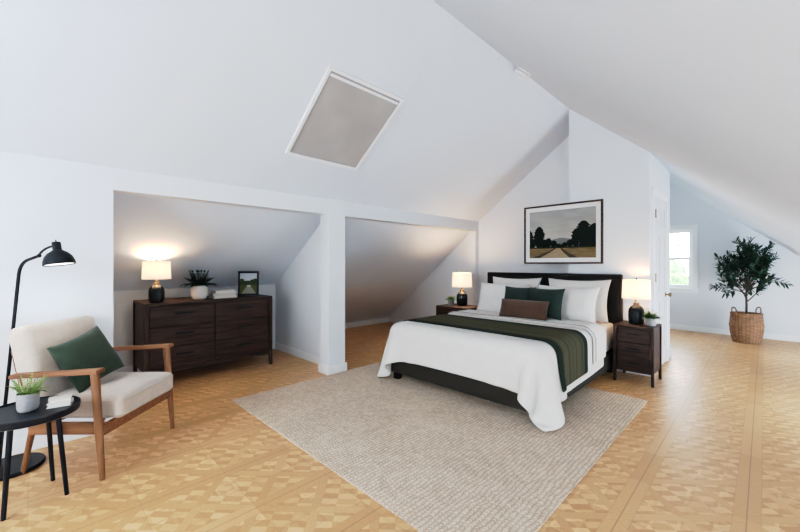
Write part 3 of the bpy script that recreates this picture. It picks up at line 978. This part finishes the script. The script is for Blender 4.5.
tr = empty('potted_tree', (TX, TY, .42), 0, 'small indoor tree with dark green narrow leaves standing in the wicker basket', 'plant')
rnd = random.Random(21)
bmw = bmesh.new(); bml = bmesh.new()
def twig_leaves(p0, p1, r=.0):
    d = (p1 - p0); L = d.length; dn = d.normalized(); n = max(2, int(L / .026))
    for i in range(n + 1):
        q = p0 + d * (i / n)
        a = rnd.uniform(0, 2 * PI); side = dn.orthogonal().normalized()
        side.rotate(Matrix.Rotation(a, 3, dn))
        for s in (1, -1):
            dd = (dn * .8 + side * s * .95 + Vector((0, 0, .12)))
            leaf(bml, q, dd, Vector((rnd.uniform(-.5, .5), rnd.uniform(-.5, .5), 1)), rnd.uniform(.08, .12), rnd.uniform(.032, .042), .12, 4)
    leaf(bml, p1, dn, Vector((.3, 0, 1)), .07, .02, .1, 4)
def branch(p, d, L, r, depth):
    n = 5; pts = [p.copy()]; q = p.copy(); dd = d.normalized()
    for i in range(n):
        dd = (dd + Vector((rnd.uniform(-.13, .13), rnd.uniform(-.13, .13), rnd.uniform(-.02, .10)))).normalized()
        q = q + dd * L / n; pts.append(q.copy())
    tube(bmw, pts, [r * (1 - .6 * i / n) for i in range(n + 1)], 6)
    if depth == 0:
        twig_leaves(pts[1], pts[-1]); return
    if depth == 1: twig_leaves(pts[3], pts[-1])
    k = {3: 5, 2: 4, 1: 4}[depth]
    for i in range(k):
        t = .35 + .65 * (i + .6) / k
        f = t * n; a = int(min(n - 1, f)); c = pts[a].lerp(pts[a + 1], f - a)
        az = rnd.uniform(0, 2 * PI)
        side = dd.orthogonal().normalized(); side.rotate(Matrix.Rotation(az, 3, dd))
        nd = dd * .75 + side * .75 + Vector((0, 0, .05))
        branch(c, nd, L * rnd.uniform(.5, .68), r * .5, depth - 1)
tube(bmw, [(0, 0, 0), (.004, 0, .15), (0, .005, .28), (.002, 0, .40), (0, 0, .55)], [.020, .018, .016, .013, .010], 8)
main = [(.12, .9, .34), (.95, .75, .26), (.85, .8, .30), (.3, .7, .36)]
nb = 9
for k in range(nb):
    a = 2 * PI * k / nb * 2.4 + .3
    hfac = k / (nb - 1)
    z0 = .20 + .30 * hfac
    out = 1.15 - .55 * hfac
    branch(Vector((0, 0, z0)), Vector((math.cos(a) * out, math.sin(a) * out, .85)), .40 - .08 * hfac + rnd.uniform(-.02, .05), .010, 1 if k % 3 == 2 else 1)
for k in range(8):
    a = PI / 4 + (k % 2) * PI + rnd.uniform(-.6, .6)
    branch(Vector((0, 0, .28 + .035 * k)), Vector((math.cos(a), math.sin(a), .15 + .16 * k)), .44, .009, 1)
branch(Vector((0, 0, .50)), Vector((.03, 0, 1)), .42, .010, 1)
branch(Vector((0, 0, .50)), Vector((-.25, -.3, 1)), .38, .010, 1)
branch(Vector((0, 0, .50)), Vector((.3, .25, 1)), .36, .010, 1)
# keep the crown inside the corner of the room
for b__ in (bml, bmw):
    for v in b__.verts:
        v.co.x *= .80; v.co.y *= .80; v.co.z *= 1.12
        if b__ is bml:
            if v.co.z + .42 > zr(TX + v.co.x) - .05: v.co.z = zr(TX + v.co.x) - .05 - .42
        if v.co.y > .52: v.co.y = .52 + (v.co.y - .52) * .12
finish('trunk', bmw, 'bark', tr, smooth=60); finish('foliage', bml, 'leafdark', tr)

# ------------------------------------------------------------------ books
def book(loc, rz, w, l, h, cover, label, group):
    b = empty('book', loc, rz, label, 'book', group)
    bm = bmesh.new(); t = .0035
    box(bm, -w / 2, w / 2, -l / 2, l / 2, 0, t, bev=.001); box(bm, -w / 2, w / 2, -l / 2, l / 2, h - t, h, bev=.001); box(bm, -w / 2, -w / 2 + t, -l / 2, l / 2, t, h - t)
    finish('cover', bm, cover, b)
    bm = bmesh.new(); box(bm, -w / 2 + t, w / 2 - .006, -l / 2 + .005, l / 2 - .005, t, h - t); finish('pages', bm, 'pages', b)
GB = 'stacked books on the dresser'
book((-4.56, 1.575, .850), .02 + PI, .19, .26, .028, 'book2', 'pale book at the bottom of the dresser stack', GB)
book((-4.565, 1.57, .8785), -.06 + PI, .18, .245, .030, 'book', 'beige book in the middle of the dresser stack', GB)
book((-4.56, 1.575, .909), .05 + PI, .165, .225, .030, 'book2', 'pale book on top of the dresser stack', GB)
GS = 'small stacked books on the side table'
book((-2.745, .095, .472), math.radians(-12), .075, .10, .022, 'book2', 'small pale book, lower of two on the black side table', GS)
book((-2.747, .095, .4945), math.radians(-4), .07, .095, .022, 'book', 'small beige book, upper of two on the black side table', GS)

# ------------------------------------------------------------------ framed pictures
def fbm(x, y, o=4):
    return noise.fractal(Vector((x, y, 0)), 1.0, 2.0, o)
def trees_mask(x, y, trees):
    for (cx_, gy, r, h) in trees:
        if y < gy: continue
        u = (x - cx_) / r; v = (y - gy) / h
        if 0 <= v <= 1.15:
            wdt = math.sqrt(max(0, 1 - ((v - .55) / .55) ** 2)) if v > .3 else .5 + v
            if abs(u) < wdt * (1 + .35 * fbm(x * 30 + cx_ * 9, y * 30)): return True
    return False
def paint_field(u, v):
    """large print: u,v in 0..1"""
    hor = .235
    if v > hor:
        n = fbm(u * 3, v * 6) * .5 + .5
        k = (v - hor) / (1 - hor)
        c = [a * (1 - k) + b_ * k for a, b_ in zip((.50, .47, .42), (.33, .34, .33))]
        s = .82 + .3 * n; c = [q * s for q in c]
        hill = hor + .11 + .07 * math.exp(-((u - .52) / .20) ** 2) + .012 * fbm(u * 9, 2)
        if v < hill and .25 < u < .85: c = (.17, .18, .18) if v > hor + .07 else (.11, .125, .12)
        T = [(.0, hor, .06, .33), (.16, hor, .085, .40), (.02, hor, .12, .18), (.31, hor, .05, .17), (.39, hor, .05, .12), (.24, hor, .08, .15), (.56, hor, .04, .08), (.64, hor, .05, .13), (.72, hor, .06, .32), (.83, hor, .105, .46), (.98, hor, .09, .40), (.9, hor, .12, .28), (.46, hor, .05, .05), (.52, hor, .1, .035)]
        if trees_mask(u, v, T): 
            q = .8 + .9 * max(0, fbm(u * 40, v * 40)); c = (.010 * q, .016 * q, .013 * q)
        return c
    k = v / hor
    n = fbm(u * 8, v * 40) * .5 + .5
    c = [a * (.6 + .8 * n) for a in (.17, .125, .07)]
    cx_ = .47 - .05 * (k); hwid = .015 + .22 * (1 - k) ** 1.3
    d = abs(u - (.40 + .07 * k + 0))
    if d < hwid: c = [a * (.8 + .4 * n) for a in (.33, .25, .16)]
    elif d < hwid * 1.5 + .01: c = [a * (.6 + .6 * n) for a in (.07, .055, .035)]
    if k > .86: c = (.025, .028, .018)
    return c
def paint_garden(u, v):
    hor = .42
    if v > hor:
        k = (v - hor) / (1 - hor); c = (.62 - .1 * k, .66 - .1 * k, .70 - .08 * k)
        T = [(.1, hor - .1, .2, .38), (.9, hor - .1, .22, .38), (.47, hor - .02, .22, .22), (.70, hor - .05, .14, .30), (.28, hor - .05, .14, .24)]
        if trees_mask(u, v, T):
            q = .7 + max(0, fbm(u * 20, v * 20)); return (.06 * q, .075 * q, .04 * q)
        return c
    d = abs(u - .52); w = .06 + .38 * (1 - v / hor)
    if .34 < v < hor and d < .10: return (.62, .62, .58)
    if d < w: return (.30, .29, .24)
    n = fbm(u * 12, v * 12) * .5 + .5
    return (.07 + .05 * n, .085 + .05 * n, .04)
def print_mesh(name, w, h, fn, nx, ny_, parent, y=-.001):
    bm = bmesh.new(); lay = bm.loops.layers.color.new('Col')
    vs = [[bm.verts.new((-w / 2 + w * i / nx, y, h * j / ny_)) for j in range(ny_ + 1)] for i in range(nx + 1)]
    cl = [[fn(i / nx, j / ny_) for j in range(ny_ + 1)] for i in range(nx + 1)]
    g = lambda c: tuple((12.92 * q if q < .0031 else 1.055 * q ** (1 / 2.4) - .055) for q in c) + (1,)
    for i in range(nx):
        for j in range(ny_):
            f = bm.faces.new((vs[i][j], vs[i + 1][j], vs[i + 1][j + 1], vs[i][j + 1]))
            for l, (a, b_) in zip(f.loops, ((i, j), (i + 1, j), (i + 1, j + 1), (i, j + 1))): l[lay] = g(cl[a][b_])
    return finish(name, bm, 'print', parent, recalc=False)
def framed(name, loc, rz, w, h, fr, mat_w, depth, fn, nx, ny_, label, tilt=0):
    """faces -y locally, bottom centre at loc"""
    t = empty(name, loc, rz, label, 'picture')
    t.rotation_euler = (tilt, 0, rz)
    bm = bmesh.new()
    for s in ((-w / 2, -w / 2 + fr, 0, h), (w / 2 - fr, w / 2, 0, h), (-w / 2 + fr, w / 2 - fr, 0, fr), (-w / 2 + fr, w / 2 - fr, h - fr, h)): box(bm, s[0], s[1], -depth, 0, s[2], s[3], bev=.002)
    finish('frame', bm, 'black' if w < .5 else 'dwX', t)
    bx('mat_board', (-w / 2 + fr - .002, w / 2 - fr + .002, -depth * .5, -.001, fr - .002, h - fr + .002), 'mat_board', t, bev=0)
    iw, ih = w - 2 * fr - 2 * mat_w, h - 2 * fr - 2 * mat_w
    p = print_mesh('print', iw, ih, fn, nx, ny_, t, y=-depth * .5 - .002)
    p.location = (0, 0, fr + mat_w)
    return t
framed('framed_picture', ((-2.36 - 1.366) / 2, YC - .002, 1.252), 0, .994, .78, .022, .055, .03, paint_field, 190, 140, 'black framed landscape print of trees and a dirt track above the headboard')
pf = framed('photo_frame', (-4.60, 1.895, .852), 0, .245, .305, .024, .0, .02, paint_garden, 70, 90, 'small black framed photo of a garden path standing on the dresser')
pf.rotation_euler = (math.radians(-7), 0, math.radians(62))
bm = bmesh.new(); box(bm, -.02, .02, .001, .005, .02, .20, mtx=Matrix.Translation((0, 0, .20)) @ Matrix.Rotation(math.radians(18), 4, 'X') @ Matrix.Translation((0, 0, -.20))); finish('easel_back', bm, 'black', pf)

# ------------------------------------------------------------------ armchair
AC = empty('armchair', (-2.947, .504, 0), 0, 'cream upholstered armchair with walnut wooden frame and open arms', 'armchair')
# local +x = forward, +y = far side
AC.rotation_euler = (0, 0, math.atan2(.714, .70))
hwid = .33
for s in (-1, 1):
    bm = bmesh.new()
    tube(bm, [(0.0, s * hwid, 0), (-.022, s * hwid, .30), (-.045, s * (hwid - .002), .615)], [.013, .019, .021], 12, flat=(1, 1.15)); finish('leg', bm, 'waZ', AC, smooth=60)
    bm = bmesh.new()
    tube(bm, [(-.52 if s < 0 else -.49, s * .27, 0), (-.45, s * .275, .30), (-.45, s * .285, .42), (-.50, s * .30, .60)], [.012, .018, .018, .014], 12); finish('leg', bm, 'waZ', AC, smooth=60)
    bm = bmesh.new()
    # flat shaped arm, slightly rising to the front
    pts = [(-.005, .643), (-.04, .642), (-.2, .632), (-.46, .618), (-.52, .612)]
    A = []
    for x_, z_ in pts:
        wv = .032 if x_ > -.1 else .026
        A.append([bm.verts.new((x_, s * hwid - wv, z_)), bm.verts.new((x_, s * hwid + wv, z_)), bm.verts.new((x_, s * hwid + wv, z_ - .026)), bm.verts.new((x_, s * hwid - wv, z_ - .026))])
    for a, b_ in zip(A, A[1:]):
        for i in range(4): bm.faces.new((a[i], a[(i + 1) % 4], b_[(i + 1) % 4], b_[i]))
    bm.faces.new(A[0]); bm.faces.new(A[-1])
    bmesh.ops.bevel(bm, geom=list(bm.edges), offset=.006, segments=2, affect='EDGES')
    finish('armrest', bm, 'waX', AC, smooth=60)
bm = bmesh.new()
for s in (-1, 1): box(bm, -.46, -.01, s * .287 - .013, s * .287 + .013, .245, .315, bev=.004)
box(bm, -.03, -.005, -.315, .315, .245, .31, bev=.004); box(bm, -.47, -.445, -.28, .28, .245, .31, bev=.004)
finish('seat_rail', bm, 'waX', AC)
bm = bmesh.new(); box(bm, -.42, .055, -.262, .268, .318, .455, bev=.035, seg=6)
bmesh.ops.subdivide_edges(bm, edges=[e for e in bm.edges if e.calc_length() > .2], cuts=8, use_grid_fill=True)
for v in bm.verts:
    if v.co.z > .44: v.co.z += .014 * math.cos(min(1, abs(v.co.y) / .27) * PI / 2) * math.cos(min(1, abs(v.co.x + .18) / .26) * PI / 2)
finish('seat_cushion', bm, 'cream', AC, smooth=60)
bm = bmesh.new()
for zz in (.345, .428):
    loop = []
    for (cx_, cy_, a0) in ((.055 - .035, .268 - .035, 0), (-.42 + .035, .268 - .035, 90), (-.42 + .035, -.262 + .035, 180), (.055 - .035, -.262 + .035, 270)):
        for k in range(5):
            a = math.radians(a0 + 22.5 * k); loop.append((cx_ + .035 * math.cos(a), cy_ + .035 * math.sin(a), zz))
    tube(bm, loop + [loop[0]], .0045, 6)
finish('piping', bm, 'cream', AC, smooth=60)
bm = bmesh.new()
mt = Matrix.Translation((-.425, -.025, .36)) @ Matrix.Rotation(math.radians(-13), 4, 'Y')
box(bm, -.055, .075, -.285, .225, 0, .53, bev=.045, seg=6)
for v in bm.verts: v.co = mt @ v.co
finish('back_cushion', bm, 'cream', AC, smooth=60)
bm = bmesh.new()
for s in (-.23, .23):
    box(bm, -.075, -.055, s - .02, s + .02, -.05, .40, bev=.004)
box(bm, -.072, -.056, -.25, .25, .30, .36, bev=.004)
for v in bm.verts: v.co = mt @ v.co
finish('back_frame', bm, 'waZ', AC)
acM = Matrix.Translation(AC.location) @ Matrix.Rotation(AC.rotation_euler.z, 4, 'Z')
cu = pillow('throw_cushion', .36, .34, .14, 'greenchair', (0, 0, 0), 0, seed=11, label='dark olive green square cushion leaning on the armchair back', cat='cushion')
cu.matrix_world = acM @ Matrix.Translation((-.215, -.03, .462)) @ Matrix.Rotation(math.radians(90 - 8), 4, 'Z') @ Matrix.Rotation(math.radians(-24), 4, 'X') @ Matrix.Rotation(math.radians(-14), 4, 'Y') @ Matrix.Translation((0, 0, .028))

# ------------------------------------------------------------------ side table
sx_, sy_ = -2.765, -.022
ST = empty('side_table', (sx_, sy_, 0), math.radians(12), 'round black side table with four thin legs beside the armchair', 'side table')
bm = bmesh.new(); lathe(bm, [(0, .440), (.188, .440), (.200, .446), (.203, .470), (.203, .479), (.198, .481), (.194, .479), (.193, .472), (0, .472)], 64, cap=False)
finish('tabletop', bm, 'blacktop', ST, smooth=40)
for a in (45, 135, 225, 315):
    a = math.radians(a); bm = bmesh.new()
    tube(bm, [(math.cos(a) * .125, math.sin(a) * .125, .442), (math.cos(a) * .168, math.sin(a) * .168, 0)], [.0125, .010], 12)
    finish('leg', bm, 'black', ST, smooth=60)

# ------------------------------------------------------------------ floor lamp
FL = empty('floor_lamp', (-3.29, -.16, 0), 0, 'black metal floor lamp with domed shade arching beside the armchair', 'floor lamp')
bm = bmesh.new(); lathe(bm, [(0, 0), (.150, 0), (.155, .006), (.155, .018), (.150, .024), (.02, .027), (0, .027)], 56, cap=False, cx=.04, cy=.05)
finish('lamp_base', bm, 'black', FL, smooth=40)
rv = Vector((.7071, .7071, 0))      # arm swings along the chair side
P0 = Vector((0, 0, .02)); 
def U(a, z): return rv * a + Vector((0, 0, z))
pole = [U(0, .02), U(.060, .6), U(.122, 1.19)] + bez(U(.122, 1.19), U(.132, 1.262), U(.185, 1.278), 6)[1:] + [U(.245, 1.30)]
bm = bmesh.new(); tube(bm, pole, .009, 12); finish('pole', bm, 'black', FL, smooth=60)
bm = bmesh.new(); tube(bm, bez(U(.242, 1.30), U(.270, 1.350), U(.345, 1.362), 8), .0065, 10)
bmesh.ops.create_icosphere(bm, subdivisions=2, radius=.012, matrix=Matrix.Translation(U(.245, 1.30))); finish('arm', bm, 'black', FL, smooth=60)
H = bpy.data.objects.new('lamp_head', None)
bmh = bmesh.new()
lathe(bmh, [(0, .105), (.004, .104), (.004, .092), (.024, .090), (.028, .085), (.028, .042), (.040, .034), (.062, .022), (.084, .0), (.096, -.028), (.099, -.050), (.096, -.050), (.080, -.005), (.05, .02), (.0, .03)], 48, cap=False)
hd = finish('lamp_shade', bmh, 'black', FL, smooth=40)
hd.location = U(.362, 1.295); hd.scale = (.78, .78, 1); hd.rotation_euler = Matrix.Rotation(math.radians(-9), 3, Vector((-.7071, .7071, 0))).to_euler()
bm = bmesh.new(); lathe(bm, [(0, -.040), (.06, -.040), (.0945, -.044)], 40, cap=False); dif = finish('diffuser', bm, 'diffuser', hd, smooth=60)
L = bpy.data.lights.new('lamp_glow', 'AREA'); L.shape = 'DISK'; L.size = .15; L.energy = 1.2; L.color = (1, .93, .85)
lo = bpy.data.objects.new('lamp_glow', L); lo.location = (0, 0, -.055); link(lo, hd)

# ------------------------------------------------------------------ light
def area(name, loc, target, sx, sy, e, c):
    L = bpy.data.lights.new(name, 'AREA'); L.shape = 'RECTANGLE'; L.size = sx; L.size_y = sy; L.energy = e; L.color = c
    o = bpy.data.objects.new(name, L); o.location = loc
    o.rotation_euler = (Vector(target) - Vector(loc)).to_track_quat('-Z', 'Y').to_euler(); COL.objects.link(o); return o
area('rear_fill', ((NX0 + NX1) / 2, YN + .06, 1.45), ((NX0 + NX1) / 2, 4, 1.1), 1.8, 1.4, 12, (.74, .87, 1.0))  # added fill from behind the camera, just inside the added window
area('ceiling_fill', (-.6, -1.6, .5), (-1.6, 2.6, 3.2), 2.2, 1.0, 11, (.74, .87, 1.0))  # added low fill aimed up to brighten the slopes
area('side_fill', (1.2, 1.2, .45), (-2.4, 2.4, 1.9), .6, 2.4, 62, (.74, .87, 1.0))  # added fill along the right knee wall, which has no opening
area('side_fill', (1.2, 4.6, .45), (-2.2, 4.2, 1.9), .6, 2.4, 104, (.74, .87, 1.0))  # second added side fill, evens out the bed end
area('passage_fill', (1.25, 7.0, .5), (-.6, 7.4, 1.4), .6, 2.4, 72, (.76, .88, 1.0))  # added fill from the right, brightens the passage and far wall
L = bpy.data.lights.new('window_portal', 'AREA'); L.shape = 'RECTANGLE'; L.size = WX1 - WX0; L.size_y = WZ1 - WZ0; L.cycles.is_portal = True
o = bpy.data.objects.new('window_portal', L); o.location = ((WX0 + WX1) / 2, YF + .16, (WZ0 + WZ1) / 2); o.rotation_euler = (math.radians(-90), 0, 0); COL.objects.link(o)

w = bpy.data.worlds.new('sky'); bpy.context.scene.world = w; w.use_nodes = True
bg = w.node_tree.nodes['Background']; bg.inputs[0].default_value = (.86, .93, 1.0, 1); bg.inputs[1].default_value = 12.0

# ------------------------------------------------------------------ camera
cam = bpy.data.cameras.new('camera'); co = bpy.data.objects.new('camera', cam); COL.objects.link(co)
co.location = (0, 0, 1.25); co.rotation_euler = (PI / 2, 0, PI / 4)
cam.sensor_width = 36; cam.lens = 36 * 364 / 800; cam.shift_y = -2 / 800; cam.clip_start = .02
sc = bpy.context.scene; sc.camera = co
sc.view_settings.view_transform = 'Standard'; sc.view_settings.look = 'None'
sc.view_settings.exposure = 0.0; sc.view_settings.gamma = 1.0
sc.view_settings.use_curve_mapping = True      # photographic tone curve: lifted mids, soft shoulder
cm = sc.view_settings.curve_mapping; cv = cm.curves[3]
cv.points[0].location = (0, 0); cv.points[1].location = (1.0, .93)
for p_ in ((.02, .016), (.12, .175), (.40, .575), (.72, .755)): cv.points.new(*p_)
cm.update()
sc.cycles.use_denoising = True
sc.cycles.max_bounces = 10; sc.cycles.diffuse_bounces = 6
sc.cycles.sample_clamp_indirect = 4
